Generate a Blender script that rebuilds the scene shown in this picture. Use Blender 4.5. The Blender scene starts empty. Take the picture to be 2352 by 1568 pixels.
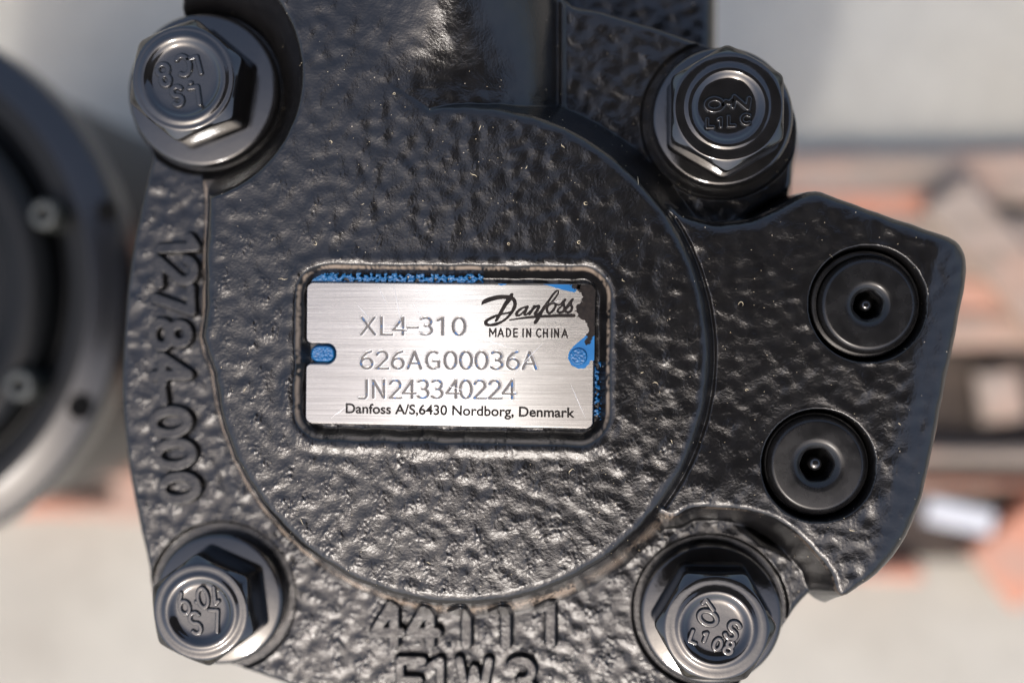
import bpy, math, random
import numpy as np
from mathutils import Matrix, Vector

random.seed(7)
rng = np.random.default_rng(11)
sc = bpy.context.scene
COL = sc.collection
MM = 0.001

# ------------------------------------------------------------------ camera
FPX = 2744.0                      # focal length in pixels of a 2352 wide picture
D = 190.0                         # mm from lens to the cover face (z = 0)
VP = (1386.0, 760.0)              # where the straight-down direction lands in the picture
rot = (Matrix.Rotation(math.atan2(VP[0] - 1176.0, FPX), 3, 'Y')
       @ Matrix.Rotation(-math.atan2(784.0 - VP[1], FPX), 3, 'X'))
cd = bpy.data.cameras.new('camera')
cam = bpy.data.objects.new('camera', cd)
COL.objects.link(cam)
sc.camera = cam
cd.sensor_width = 36.0
cd.lens = FPX * 36.0 / 2352.0
cd.clip_start = 0.005
cd.clip_end = 60.0
cd.dof.use_dof = True
cd.dof.focus_distance = (D + 1.5) * MM
cd.dof.aperture_fstop = 4.8
cam.location = (0, 0, D * MM)
cam.rotation_euler = rot.to_euler()

_R = np.array(rot)
_r, _u, _f = _R[:, 0], _R[:, 1], -_R[:, 2]


def P(u, v, z=0.0):
    """world mm of the point at height z seen at picture position (u, v)"""
    d = _f + _r * ((u - 1176.0) / FPX) - _u * ((v - 784.0) / FPX)
    t = (z - D) / d[2]
    return (d[0] * t, d[1] * t)


def PP(pts, z=0.0):
    return np.array([P(a, b, z) for a, b in pts])


def pxs(z=0.0):
    return (D - z) / FPX


# ------------------------------------------------------------------ world, sun
SUN = Vector((-0.115, -0.51, 0.85)).normalized()
w = bpy.data.worlds.new('World')
sc.world = w
w.use_nodes = True
nt = w.node_tree
bg = nt.nodes['Background']
sky = nt.nodes.new('ShaderNodeTexSky')
sky.sky_type = 'NISHITA'
sky.sun_disc = False
sky.sun_elevation = math.asin(SUN.z)
sky.sun_rotation = math.atan2(SUN.x, SUN.y)
sky.dust_density = 5.0
nt.links.new(sky.outputs[0], bg.inputs[0])
bg.inputs[1].default_value = 0.15
sl = bpy.data.lights.new('sun', 'SUN')
sl.energy = 0.68
sl.angle = math.radians(2.5)
sl.color = (1.0, 0.965, 0.93)
so = bpy.data.objects.new('sun', sl)
COL.objects.link(so)
so.location = (0, 0, 3)
so.rotation_euler = SUN.to_track_quat('Z', 'Y').to_euler()
sc.view_settings.view_transform = 'Standard'
sc.view_settings.look = 'None'
sc.view_settings.exposure = 1.15
sc.view_settings.gamma = 1.0

# ------------------------------------------------------------------ materials


class NT:
    def __init__(self, name):
        self.m = bpy.data.materials.new(name)
        self.m.use_nodes = True
        self.t = self.m.node_tree
        self.b = self.t.nodes['Principled BSDF']
        self.geo = None

    def n(self, typ, **kw):
        x = self.t.nodes.new(typ)
        for k, v in kw.items():
            if k.startswith('i_'):
                key = k[2:].replace('_', ' ')
                x.inputs[key].default_value = v
            else:
                setattr(x, k, v)
        return x

    def l(self, a, b):
        self.t.links.new(a, b)

    def pos(self, scale=(1000, 1000, 1000)):
        tc = self.n('ShaderNodeNewGeometry')
        mp = self.n('ShaderNodeMapping')
        mp.inputs['Scale'].default_value = scale
        self.l(tc.outputs['Position'], mp.inputs['Vector'])
        return mp.outputs[0]

    def noise(self, vec, scale, detail=3.0, rough=0.5):
        x = self.n('ShaderNodeTexNoise', i_Scale=scale, i_Detail=detail, i_Roughness=rough)
        self.l(vec, x.inputs['Vector'])
        return x.outputs[0]

    def ramp(self, fac, stops):
        x = self.n('ShaderNodeValToRGB')
        els = x.color_ramp.elements
        while len(els) < len(stops):
            els.new(0.5)
        for e, (p, c) in zip(els, stops):
            e.position = p
            e.color = c if len(c) == 4 else (*c, 1)
        self.l(fac, x.inputs[0])
        return x.outputs[0]

    def rng(self, fac, a, b, c, d):
        x = self.n('ShaderNodeMapRange')
        for i, v in zip((1, 2, 3, 4), (a, b, c, d)):
            x.inputs[i].default_value = v
        self.l(fac, x.inputs[0])
        return x.outputs[0]

    def bump(self, h, dist, strength=1.0, prev=None):
        x = self.n('ShaderNodeBump')
        x.inputs['Strength'].default_value = strength
        x.inputs['Distance'].default_value = dist
        self.l(h, x.inputs['Height'])
        if prev is not None:
            self.l(prev, x.inputs['Normal'])
        return x.outputs[0]

    def set(self, **kw):
        for k, v in kw.items():
            self.b.inputs[k.replace('_', ' ')].default_value = v


def black_paint(name, base=(0.006, 0.0059, 0.0062), rough=(0.16, 0.34), bump=0.00003, bscale=0.9, specks=True, rim_reflection=False, spec=0.5):
    q = NT(name)
    p = q.pos()
    n1 = q.noise(p, 0.35, 4.0)
    n2 = q.noise(p, bscale, 4.0, 0.6)
    q.l(q.rng(n1, 0.3, 0.7, rough[0], rough[1]), q.b.inputs['Roughness'])
    q.l(q.bump(n2, bump), q.b.inputs['Normal'])
    col = q.ramp(n1, [(0.3, tuple(c * 0.8 for c in base)), (0.7, tuple(c * 1.3 for c in base))])
    if rim_reflection:  # tan reflected light on the rims, painted into the base colour
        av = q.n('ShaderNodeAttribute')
        av.attribute_name = 'rim_reflection'
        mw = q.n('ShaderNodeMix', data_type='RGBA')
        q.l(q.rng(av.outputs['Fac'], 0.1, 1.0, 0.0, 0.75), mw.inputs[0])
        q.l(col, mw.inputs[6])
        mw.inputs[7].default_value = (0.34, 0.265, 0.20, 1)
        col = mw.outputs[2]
    if specks:
        vo = q.n('ShaderNodeTexVoronoi', i_Scale=0.55)
        vo.feature = 'F1'
        q.l(p, vo.inputs['Vector'])
        near = q.rng(vo.outputs['Distance'], 0.03, 0.06, 1.0, 0.0)
        sep = q.n('ShaderNodeSeparateColor')
        q.l(vo.outputs['Color'], sep.inputs[0])
        some = q.rng(sep.outputs[0], 0.66, 0.72, 0.0, 1.0)
        mu = q.n('ShaderNodeMath', operation='MULTIPLY')
        q.l(near, mu.inputs[0])
        q.l(some, mu.inputs[1])
        mx = q.n('ShaderNodeMix', data_type='RGBA')
        q.l(mu.outputs[0], mx.inputs[0])
        q.l(col, mx.inputs[6])
        mx.inputs[7].default_value = (0.42, 0.36, 0.27, 1)
        col = mx.outputs[2]
    q.l(col, q.b.inputs['Base Color'])
    q.set(Specular_IOR_Level=spec)
    return q.m


M = {}
M['cast'] = black_paint('black_enamel_on_cast_iron', base=(0.006, 0.0058, 0.006), rough=(0.14, 0.22), bump=0.00006, bscale=2.2, rim_reflection=True)
M['bolt'] = black_paint('black_enamel_on_steel', rough=(0.07, 0.15), bump=0.00002, bscale=0.6, specks=False, spec=0.8)
M['machined'] = black_paint('black_enamel_smooth', rough=(0.2, 0.32), bump=0.000006, bscale=0.8, specks=False, spec=0.35)

q = NT('brushed_aluminium')
p1 = q.pos((60, 6000, 1000))
p2 = q.pos((160, 12000, 1000))
n1 = q.noise(p1, 1.0, 3.0, 0.6)
n2 = q.noise(p2, 1.0, 2.0, 0.6)
q.l(q.ramp(n1, [(0.32, (0.152, 0.152, 0.154)), (0.68, (0.225, 0.226, 0.23))]), q.b.inputs['Base Color'])
q.l(q.rng(n2, 0.3, 0.7, 0.225, 0.28), q.b.inputs['Roughness'])
q.l(q.bump(n2, 0.000004, 1.0), q.b.inputs['Normal'])
q.set(Metallic=1.0, Anisotropic=1.0, Anisotropic_Rotation=0.0)
tg = q.n('ShaderNodeTangent')
tg.direction_type = 'RADIAL'
tg.axis = 'Y'
cx = q.n('ShaderNodeCombineXYZ')
cx.inputs[1].default_value = 1.0
q.l(cx.outputs[0], q.b.inputs['Tangent'])
M['plate'] = q.m

q = NT('blue_paint')
p = q.pos()
n1 = q.noise(p, 1.6, 4.0, 0.6)
q.l(q.ramp(n1, [(0.3, (0.0, 0.05, 0.15)), (0.6, (0.002, 0.085, 0.22)), (0.85, (0.03, 0.12, 0.26))]), q.b.inputs['Base Color'])
q.l(q.bump(n1, 0.00008), q.b.inputs['Normal'])
q.set(Roughness=0.4)
M['blue'] = q.m
q = NT('blue_paint_flat')
n1 = q.noise(q.pos(), 0.5, 3.0)
q.l(q.ramp(n1, [(0.3, (0.0, 0.082, 0.23)), (0.7, (0.0, 0.10, 0.27))]), q.b.inputs['Base Color'])
q.set(Roughness=0.35)
M['blueflat'] = q.m

q = NT('groove_paint')
n1 = q.noise(q.pos(), 0.9, 3.0, 0.6)
q.l(q.ramp(n1, [(0.28, (0.01, 0.09, 0.26)), (0.38, (0.03, 0.10, 0.24)), (0.42, (0.085, 0.075, 0.065)), (0.8, (0.15, 0.13, 0.11))]),
    q.b.inputs['Base Color'])
q.set(Roughness=0.45)
M['groove'] = q.m
q = NT('black_print')
n1 = q.noise(q.pos(), 2.0, 3.0)
q.l(q.ramp(n1, [(0.3, (0.008, 0.007, 0.007)), (0.7, (0.02, 0.016, 0.014))]), q.b.inputs['Base Color'])
q.set(Roughness=0.5, Specular_IOR_Level=0.08)
M['print'] = q.m

q = NT('concrete')
p = q.pos()
a = q.noise(p, 0.006, 5.0, 0.55)
b = q.noise(p, 0.12, 5.0, 0.7)
mx = q.n('ShaderNodeMix', data_type='RGBA', blend_type='MULTIPLY')
mx.inputs[0].default_value = 0.5
q.l(q.ramp(a, [(0.3, (0.265, 0.245, 0.205)), (0.5, (0.32, 0.305, 0.262)), (0.68, (0.345, 0.333, 0.295))]), mx.inputs[6])
q.l(q.ramp(b, [(0.3, (0.75, 0.75, 0.75)), (0.6, (1, 1, 1))]), mx.inputs[7])
q.l(mx.outputs[2], q.b.inputs['Base Color'])
q.l(q.bump(b, 0.0006), q.b.inputs['Normal'])
q.set(Roughness=0.9)
M['concrete'] = q.m


def wood(name, c0, c1, c2):
    q = NT(name)
    p = q.pos((18, 160, 160))
    a = q.noise(p, 1.0, 5.0, 0.6)
    b = q.noise(q.pos(), 0.03, 3.0, 0.6)
    mx = q.n('ShaderNodeMix', data_type='RGBA')
    q.l(q.rng(b, 0.42, 0.6, 0, 1), mx.inputs[0])
    q.l(q.ramp(a, [(0.3, c0), (0.7, c1)]), mx.inputs[6])
    mx.inputs[7].default_value = (*c2, 1)
    q.l(mx.outputs[2], q.b.inputs['Base Color'])
    q.l(q.bump(a, 0.0005), q.b.inputs['Normal'])
    q.set(Roughness=0.85)
    return q.m


M['wood_grey'] = wood('weathered_wood', (0.17, 0.135, 0.105), (0.3, 0.25, 0.21), (0.3, 0.2, 0.15))
M['wood_red'] = wood('salmon_painted_wood', (0.42, 0.165, 0.095), (0.40, 0.21, 0.145), (0.30, 0.205, 0.16))
M['gap_shade'] = wood('gap_shade_wood', (0.02, 0.014, 0.01), (0.055, 0.04, 0.03), (0.03, 0.02, 0.016))  # near-black wood that paints the shade in the pallet gaps
q = NT('hole_black')
q.set(Base_Color=(0.002, 0.002, 0.002, 1), Roughness=0.9, Specular_IOR_Level=0.1)
M['hole'] = q.m
q = NT('white_plastic')
q.set(Base_Color=(0.42, 0.43, 0.45, 1), Roughness=0.6)
M['white'] = q.m
q = NT('blocker_black')  # for the added slab that darkens reflections
q.set(Base_Color=(0.02, 0.018, 0.016, 1), Roughness=0.35)
M['blocker'] = q.m
q = NT('flange_metal')
q.set(Base_Color=(0.005, 0.0055, 0.006, 1), Roughness=0.35, Specular_IOR_Level=0.16)
M['motor2'] = q.m
q = NT('flange_rim_paint')
q.set(Base_Color=(0.006, 0.0065, 0.008, 1), Roughness=0.2, Specular_IOR_Level=0.6)
M['rim2'] = q.m

# ------------------------------------------------------------------ object helpers
WLOC = {}


def link(o, parent=None):
    COL.objects.link(o)
    if parent is not None:
        o.parent = parent
    return o


def thing(name, label, cat, loc=(0, 0, 0), group=None):
    o = bpy.data.objects.new(name, None)
    o.empty_display_size = 0.01
    o.location = [c * MM for c in loc]
    o['label'] = label
    o['category'] = cat
    if group:
        o['group'] = group
    COL.objects.link(o)
    WLOC[o.name] = np.array(loc, dtype=float)
    return o


def mesh_obj(name, verts, faces, mat, parent=None, smooth=True, label=None):
    """verts in world mm"""
    off = WLOC.get(parent.name, np.zeros(3)) if parent is not None else np.zeros(3)
    v = (np.asarray(verts, dtype=float) - off) * MM
    me = bpy.data.meshes.new(name)
    if isinstance(faces, np.ndarray):
        k = faces.shape[1]
        me.vertices.add(len(v))
        me.vertices.foreach_set('co', v.astype(np.float32).ravel())
        me.loops.add(faces.size)
        me.loops.foreach_set('vertex_index', faces.astype(np.int32).ravel())
        me.polygons.add(len(faces))
        me.polygons.foreach_set('loop_start', np.arange(0, faces.size, k, dtype=np.int32))
        me.polygons.foreach_set('loop_total', np.full(len(faces), k, dtype=np.int32))
        me.update(calc_edges=True)
    else:
        me.from_pydata([tuple(x) for x in v], [], [tuple(f) for f in faces])
        me.update()
    me.polygons.foreach_set('use_smooth', [smooth] * len(me.polygons))
    me.materials.append(mat)
    o = bpy.data.objects.new(name, me)
    link(o, parent)
    WLOC[o.name] = off
    if parent is not None:
        o.location = (0, 0, 0)
    if label:
        o['label'] = label
    return o


def grid_faces(ny, nx, keep=None):
    idx = np.arange(ny * nx, dtype=np.int64).reshape(ny, nx)
    f = np.stack([idx[:-1, :-1], idx[:-1, 1:], idx[1:, 1:], idx[1:, :-1]], -1)
    if keep is not None:
        f = f[keep]
    return f.reshape(-1, 4)


def grid_mesh(name, X, Y, Z, mat, parent, keep=None, smooth=True, label=None):
    """X grows along columns, Y grows along rows"""
    ny, nx = X.shape
    f = grid_faces(ny, nx, keep)
    used = np.zeros(ny * nx, bool)
    used[f.ravel()] = True
    remap = np.cumsum(used) - 1
    V = np.stack([X.ravel(), Y.ravel(), Z.ravel()], -1)[used]
    return mesh_obj(name, V, remap[f], mat, parent, smooth, label)


def catmull(pts, n=3, closed=True):
    p = np.asarray(pts, float)
    out = []
    m = len(p)
    for i in range(m if closed else m - 1):
        if closed:
            a, b, c, d = p[(i - 1) % m], p[i], p[(i + 1) % m], p[(i + 2) % m]
        else:
            a, b, c, d = p[max(i - 1, 0)], p[i], p[i + 1], p[min(i + 2, m - 1)]
        for k in range(n):
            t = k / n
            out.append(0.5 * ((2 * b) + (-a + c) * t + (2 * a - 5 * b + 4 * c - d) * t * t + (-a + 3 * b - 3 * c + d) * t ** 3))
    if not closed:
        out.append(p[-1])
    return np.array(out)


def sd_poly(X, Y, poly):
    """signed distance, positive inside"""
    X = X.astype(np.float32)
    Y = Y.astype(np.float32)
    best = np.full(X.shape, 1e9, np.float32)
    ins = np.zeros(X.shape, bool)
    m = len(poly)
    for i in range(m):
        ax, ay = np.float32(poly[i][0]), np.float32(poly[i][1])
        bx, by = np.float32(poly[(i + 1) % m][0]), np.float32(poly[(i + 1) % m][1])
        dx, dy = bx - ax, by - ay
        L = dx * dx + dy * dy
        if L < 1e-9:
            continue
        px, py = X - ax, Y - ay
        t = np.clip((px * dx + py * dy) / L, 0, 1)
        qx, qy = px - t * dx, py - t * dy
        best = np.minimum(best, qx * qx + qy * qy)
        if ay != by:
            c = ((ay > Y) != (by > Y)) & (X < dx * (Y - ay) / dy + ax)
            ins ^= c
    d = np.sqrt(best)
    return np.where(ins, d, -d)


def sd_rrect(X, Y, cx, cy, hx, hy, r, ang=0.0):
    c, s = math.cos(ang), math.sin(ang)
    x = (X - cx) * c + (Y - cy) * s
    y = -(X - cx) * s + (Y - cy) * c
    qx, qy = np.abs(x) - hx + r, np.abs(y) - hy + r
    return -(np.hypot(np.maximum(qx, 0), np.maximum(qy, 0)) + np.minimum(np.maximum(qx, qy), 0) - r)


def layer(sd, ztop, r, slope=6.0, deep=12.0):
    """height of a slab with a rounded shoulder and drafted walls"""
    t0 = r * slope / np.sqrt(1 + slope * slope)
    d0 = r - t0
    z0 = r - np.sqrt(r * r - t0 * t0)
    t = np.clip(r - sd, 0, t0)
    z = -(r - np.sqrt(r * r - t * t))
    z = np.where(sd < d0, -z0 - (d0 - sd) * slope, z)
    z = np.where(z < -deep, -deep + (z + deep) * 8, z)
    return ztop + z


def smax(a, b, k):
    h = np.maximum(k - np.abs(a - b), 0) / k
    return np.maximum(a, b) + h * h * k * 0.25


def smin(a, b, k):
    h = np.maximum(k - np.abs(a - b), 0) / k
    return np.minimum(a, b) - h * h * k * 0.25


def sstep(x, a, b):
    t = np.clip((x - a) / (b - a), 0, 1)
    return t * t * (3 - 2 * t)


def fft_noise(ny, nx, dx, lam0, lam1, ax=1.0, ay=1.0, seed=0, gamma=0.0):
    g = np.random.default_rng(seed)
    wn = g.standard_normal((ny, nx)).astype(np.float32)
    F = np.fft.rfft2(wn)
    fy = np.fft.fftfreq(ny, dx)[:, None] * ay
    fx = np.fft.rfftfreq(nx, dx)[None, :] * ax
    f = np.hypot(fx, fy)
    m = np.exp(-(f * lam0) ** 2) * (1 - np.exp(-(f * lam1) ** 2))
    n = np.fft.irfft2(F * m, s=(ny, nx))
    return (n / n.std()).astype(np.float32)


# ------------------------------------------------------------------ stroke letters (cell 0.62 x 1)


def arc(cx, cy, rx, ry, a0, a1, n=14):
    return [(cx + rx * math.cos(math.radians(a0 + (a1 - a0) * i / n)), cy + ry * math.sin(math.radians(a0 + (a1 - a0) * i / n)))
            for i in range(n + 1)]


GL = {
    '0': [arc(.31, .5, .27, .5, 0, 360, 28)],
    '1': [[(.12, .84), (.34, 1), (.34, 0)]],
    '2': [arc(.31, .72, .25, .28, 165, -30, 12) + [(.05, 0), (.6, 0)]],
    '3': [arc(.28, .75, .25, .25, 140, -90, 12), arc(.28, .26, .28, .26, 90, -145, 12)],
    '4': [[(.62, .27), (.02, .27), (.46, 1), (.46, 0)]],
    '6': [[(.52, 1), (.3, .9), (.12, .65), (.05, .32)] + arc(.32, .3, .27, .3, 180, 540, 22)],
    '7': [[(.04, 1), (.58, 1), (.24, 0)]],
    '8': [arc(.31, .75, .22, .25, 0, 360, 20), arc(.31, .25, .28, .26, 0, 360, 22)],
    '9': [arc(.31, .7, .26, .3, 0, 360, 22), [(.57, .7), (.52, .35), (.35, 0)]],
    '-': [[(.08, .42), (.54, .42)]],
    '.': [[(.28, .03), (.33, .03)]],
    'A': [[(0, 0), (.31, 1), (.62, 0)], [(.1, .32), (.52, .32)]],
    'C': [arc(.36, .5, .3, .5, 50, 310, 18)],
    'M': [[(0, 0), (0, 1), (.31, .3), (.62, 1), (.62, 0)]],
    'D': [[(.06, 0), (.06, 1), (.25, 1)] + arc(.22, .5, .38, .5, 90, -90, 14) + [(.06, 0)]],
    'E': [[(.58, 1), (.08, 1), (.08, 0), (.58, 0)], [(.08, .52), (.52, .52)]],
    'I': [[(.31, 0), (.31, 1)]],
    'F': [[(.58, 1), (.08, 1), (.08, 0)], [(.08, .53), (.5, .53)]],
    'G': [arc(.36, .5, .32, .5, 55, 300, 18) + [(.62, .1), (.62, .45), (.36, .45)]],
    'H': [[(.05, 0), (.05, 1)], [(.57, 0), (.57, 1)], [(.05, .5), (.57, .5)]],
    'J': [[(.42, 1), (.42, .2)] + arc(.26, .16, .16, .2, 0, -110, 8) + [(.06, -.03)]],
    'L': [[(.1, 1), (.1, 0), (.58, 0)]],
    'N': [[(.05, 0), (.05, 1), (.57, 0), (.57, 1)]],
    'S': [arc(.31, .75, .24, .25, 30, 270, 12) + arc(.31, .25, .26, .25, 90, -150, 12)],
    'W': [[(0, 1), (.17, 0), (.32, .8), (.47, 0), (.64, 1)]],
    'X': [[(0, 0), (.6, 1)], [(.02, 1), (.62, 0)]],
    '~': [[(0, .4), (.2, .7), (.45, .5), (.62, .75)]],
}


def glyph(ch, cx, cy, w, h, ang=0.0, mirror=False):
    """polylines of a character centred on cx, cy; w is the cell width; ang turns it (radians)"""
    out = []
    for pl in GL[ch]:
        a = np.array(pl, float)
        x = (a[:, 0] - .31) / .62 * w
        y = (a[:, 1] - .5) * h
        if mirror:
            x = -x
        c, s = math.cos(ang), math.sin(ang)
        out.append(np.stack([cx + x * c - y * s, cy + x * s + y * c], -1))
    return out


def dist_lines(X, Y, lines):
    best = np.full(X.shape, 1e9)
    for pl in lines:
        for (ax, ay), (bx, by) in zip(pl[:-1], pl[1:]):
            dx, dy = bx - ax, by - ay
            L = dx * dx + dy * dy
            if L < 1e-12:
                continue
            t = np.clip(((X - ax) * dx + (Y - ay) * dy) / L, 0, 1)
            best = np.minimum(best, (X - ax - t * dx) ** 2 + (Y - ay - t * dy) ** 2)
    return np.sqrt(best)


def field_mesh(name, x0, y0, dx, F, z, mat, parent, label=None):
    """flat mesh over the area where the field F is above 0 (marching squares)"""
    ny, nx = F.shape
    verts, faces, cache = [], [], {}

    def vid(key, p):
        if key not in cache:
            cache[key] = len(verts)
            verts.append(p)
        return cache[key]

    def corner(i, j):
        x, y = x0 + j * dx, y0 + i * dx
        return vid((i, j), (x, y, z(x, y)))

    def cross(i, j, k, l):
        a, b = F[i, j], F[k, l]
        t = a / (a - b)
        x, y = x0 + (j + (l - j) * t) * dx, y0 + (i + (k - i) * t) * dx
        key = (i, j, k, l) if (i, j) < (k, l) else (k, l, i, j)
        return vid(key, (x, y, z(x, y)))
    pos = F > 0
    cnt = pos[:-1, :-1].astype(int) + pos[:-1, 1:] + pos[1:, 1:] + pos[1:, :-1]
    for i, j in zip(*np.nonzero(cnt)):
        cs = [(i, j), (i, j + 1), (i + 1, j + 1), (i + 1, j)]
        poly = []
        for a in range(4):
            c, d = cs[a], cs[(a + 1) % 4]
            if pos[c]:
                poly.append(corner(*c))
            if pos[c] != pos[d]:
                poly.append(cross(*c, *d))
        if len(poly) >= 3:
            faces.append(poly)
    if not faces:
        return None
    return mesh_obj(name, verts, faces, mat, parent, smooth=False, label=label)


def lathe(name, prof, cx, cy, mat, parent, seg=96, tilt=None, label=None, smooth=True, rmod=None, cap=True):
    """prof: list of (r, z) from outside in"""
    th = np.linspace(0, 2 * math.pi, seg, endpoint=False)
    V, Fc = [], []
    for (r, z) in prof:
        rr = np.full(seg, r) if rmod is None else rmod(r, z, th)
        V.append(np.stack([cx + rr * np.cos(th), cy + rr * np.sin(th), np.full(seg, z)], -1))
    V = np.concatenate(V)
    n = len(prof)
    for k in range(n - 1):
        for i in range(seg):
            j = (i + 1) % seg
            Fc.append((k * seg + i, k * seg + j, (k + 1) * seg + j, (k + 1) * seg + i))
    V = np.vstack([V, [cx, cy, prof[-1][1]]])
    c = len(V) - 1
    for i in range(seg if cap else 0):
        Fc.append(((n - 1) * seg + i, (n - 1) * seg + (i + 1) % seg, c))
    if tilt is not None:
        V = tilt(V)
    return mesh_obj(name, V, Fc, mat, parent, smooth, label)


def rounded(prof, r=0.3, n=4):
    """replace the corners of a profile by small arcs"""
    out = [prof[0]]
    for a, b, c in zip(prof[:-2], prof[1:-1], prof[2:]):
        a, b, c = map(np.array, (a, b, c))
        la, lc = np.linalg.norm(a - b), np.linalg.norm(c - b)
        rr = min(r, la * .45, lc * .45)
        p, s = b + (a - b) / la * rr, b + (c - b) / lc * rr
        for k in range(n + 1):
            t = k / n
            out.append(tuple((1 - t) ** 2 * p + 2 * t * (1 - t) * b + t * t * s))
    out.append(prof[-1])
    return out


# ------------------------------------------------------------------ the ground and the pallet
GZ, PZ = -236.0, -216.0


def box(name, cx, cy, cz, sx, sy, sz, ang, mat, parent, label=None, bev=1.5, wob=0.6):
    vs, c, s = [], math.cos(ang), math.sin(ang)
    n = 10
    ring = []
    for zz, b in ((-1, bev), (-1, 0), (1, 0), (1, bev)):
        pass
    lv = [(-sz / 2, bev), (-sz / 2 + bev, 0), (sz / 2 - bev, 0), (sz / 2, bev)]
    for (z, ins) in lv:
        hx, hy = sx / 2 - ins, sy / 2 - ins
        pts = []
        for i in range(n):
            pts.append((-hx + 2 * hx * i / n, -hy))
        pts.append((hx, -hy))
        for i in range(1, n):
            pts.append((hx - 2 * hx * (i - 1) / n, hy))
        pts.append((-hx, hy))
        for (x, y) in pts:
            x += random.uniform(-wob, wob)
            y += random.uniform(-wob, wob)
            vs.append((cx + x * c - y * s, cy + x * s + y * c, cz + z))
    m = len(vs) // 4
    fs = []
    for k in range(3):
        for i in range(m):
            j = (i + 1) % m
            fs.append((k * m + i, k * m + j, (k + 1) * m + j, (k + 1) * m + i))
    fs.append(tuple(range(3 * m, 4 * m)))
    fs.append(tuple(reversed(range(m))))
    return mesh_obj(name, vs, fs, mat, parent, smooth=False, label=label)


N = 80
gx = np.concatenate([-np.geomspace(9000, 500, 12), np.linspace(-480, 480, 60), np.geomspace(500, 9000, 12)])
GX, GY = np.meshgrid(gx, gx)
GZg = GZ + 0.5 * np.sin(GX / 37.0) * np.cos(GY / 51.0)
g = grid_mesh('ground', GX, GY, GZg, M['concrete'], None)
g['kind'] = 'structure'
g['label'] = 'pale grey concrete yard floor under the pallet'

pal = thing('wooden_pallet', 'weathered wooden pallet with salmon painted edges lying on the concrete under the motors', 'pallet',
            (*P(1300, 800, GZ), GZ))


def brd(u0, v0, u1, v1, z, th, mat, ang=0.0, name='board', **k):
    (xa, ya), (xb, yb) = P(u0, v0, z), P(u1, v1, z)
    return box(name, (xa + xb) / 2, (ya + yb) / 2, z - th / 2, abs(xb - xa), abs(ya - yb), th, ang, mat, pal, **k)


# ------------------------------------------------------------------ the motor: heights of the casting
body_c = P(1050, 815, 0)
motor = thing('hydraulic_motor', 'black cast iron hydraulic motor with silver nameplate and four corner bolts on the pallet', 'motor', (body_c[0], body_c[1], PZ))

GS = 0.155
xa, yb_ = P(235, 1740, -13)
xb, _ = P(2290, 0, -3)
_, ya_ = P(0, -170, -13)
xs = np.arange(xa, xb, GS)
ys = np.arange(yb_, ya_, GS)
X, Y = np.meshgrid(xs, ys)
NYg, NXg = X.shape
X = X.astype(np.float32)
Y = Y.astype(np.float32)

ZL = -13.0
base_px = [(512, -10), (440, 25), (372, 62), (322, 120), (300, 190), (298, 250), (312, 300), (345, 352), (336, 400), (325, 450),
           (305, 550), (290, 650), (279, 790), (275, 900), (283, 1000), (298, 1110), (320, 1220), (338, 1300), (348, 1390),
           (385, 1465), (450, 1510), (540, 1532), (640, 1566), (760, 1605), (930, 1635), (1100, 1650), (1300, 1655), (1500, 1640),
           (1640, 1620), (1705, 1566), (1780, 1470), (1830, 1395), (1866, 1350), (1850, 1290), (1700, 1200), (1600, 1000),
           (1640, 600), (1740, 480), (1812, 437), (1822, 380), (1833, 300), (1822, 240), (1785, 168), (1735, 128), (1690, 112),
           (1640, 108), (1520, 66), (1380, 24), (1290, -10), (1200, -200), (900, -260), (560, -240)]
base_pts = catmull(PP(base_px, ZL), 3)
sdb = sd_poly(X, Y, base_pts)
h = layer(sdb, ZL, 1.3, 6.0)
# port body behind, top right
bx0, by0 = P(1000, 200, -26)
bx1, by1 = P(1643, -260, -26)
sdk = sd_rrect(X, Y, (bx0 + bx1) / 2, (by0 + by1) / 2, (bx1 - bx0) / 2, (by1 - by0) / 2, 4.0)
h = np.maximum(h, layer(sdk, -24.5, 3.5, 6.0))
del sdk
# parting ridge beside the tube
rx, _ = P(1292, 150, -13)
h = np.where((sdb > 1.0) & (Y > P(0, 300, -13)[1]), h + 0.55 * np.exp(-((X - rx) / 0.45) ** 2), h)
# tube running up from the boss
tx, _ = P(850, 0, 0)
t1, _ = P(1292, 0, -14)
tt = np.clip((X - tx) / (t1 - 1.0 - tx), 0, 1.0)
ht = -14.0 + 14.0 * np.sqrt(np.maximum(1 - tt ** 2.2, 0))
yq = P(0, 205, 0)[1]
yr = np.clip(Y - yq, 0, 16)
ht = ht + np.where(yr < 4, yr * yr * 0.038, 0.61 + (yr - 4) * 0.3) * np.exp(-((X - P(1045, 0, 0)[0]) / 8.5) ** 2)
ht = np.where(X > t1 - 1.0, -14 - (X - t1 + 1.0) * 6, ht)
ht = np.where(Y < P(0, 420, 0)[1], -60, ht)
ht = np.where(X < P(700, 0, 0)[0] - 8, -60, ht)
# boss
bcx, bcy = P(1050, 815, 0)
bR = 584 * pxs()
sdc = bR - np.hypot(X - bcx, Y - bcy)
poly = catmull(PP([(470, 432), (466, 560), (465, 700), (467, 815), (600, 1000), (900, 900), (1060, 500), (1040, 300), (960, 214),
                   (900, 150), (880, 0), (860, -260), (500, -260), (420, -100), (430, 150), (455, 330)], 0), 3)
sdp = sd_poly(X, Y, poly)
sd0 = np.maximum(sdc, sdp)
# wobble of a hand-finished casting
wob = fft_noise(NYg, NXg, GS, 5.0, 14.0, seed=5)
sd0 = sd0 + 0.045 * wob
hb = layer(sd0, 0.0, 2.2, 2.4)
hb = hb - 0.35 * sstep(-sd0, -1.2, 1.5)
hb = np.maximum(hb, ht)
hb = smax(h, hb, 1.6)
h = hb
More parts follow.
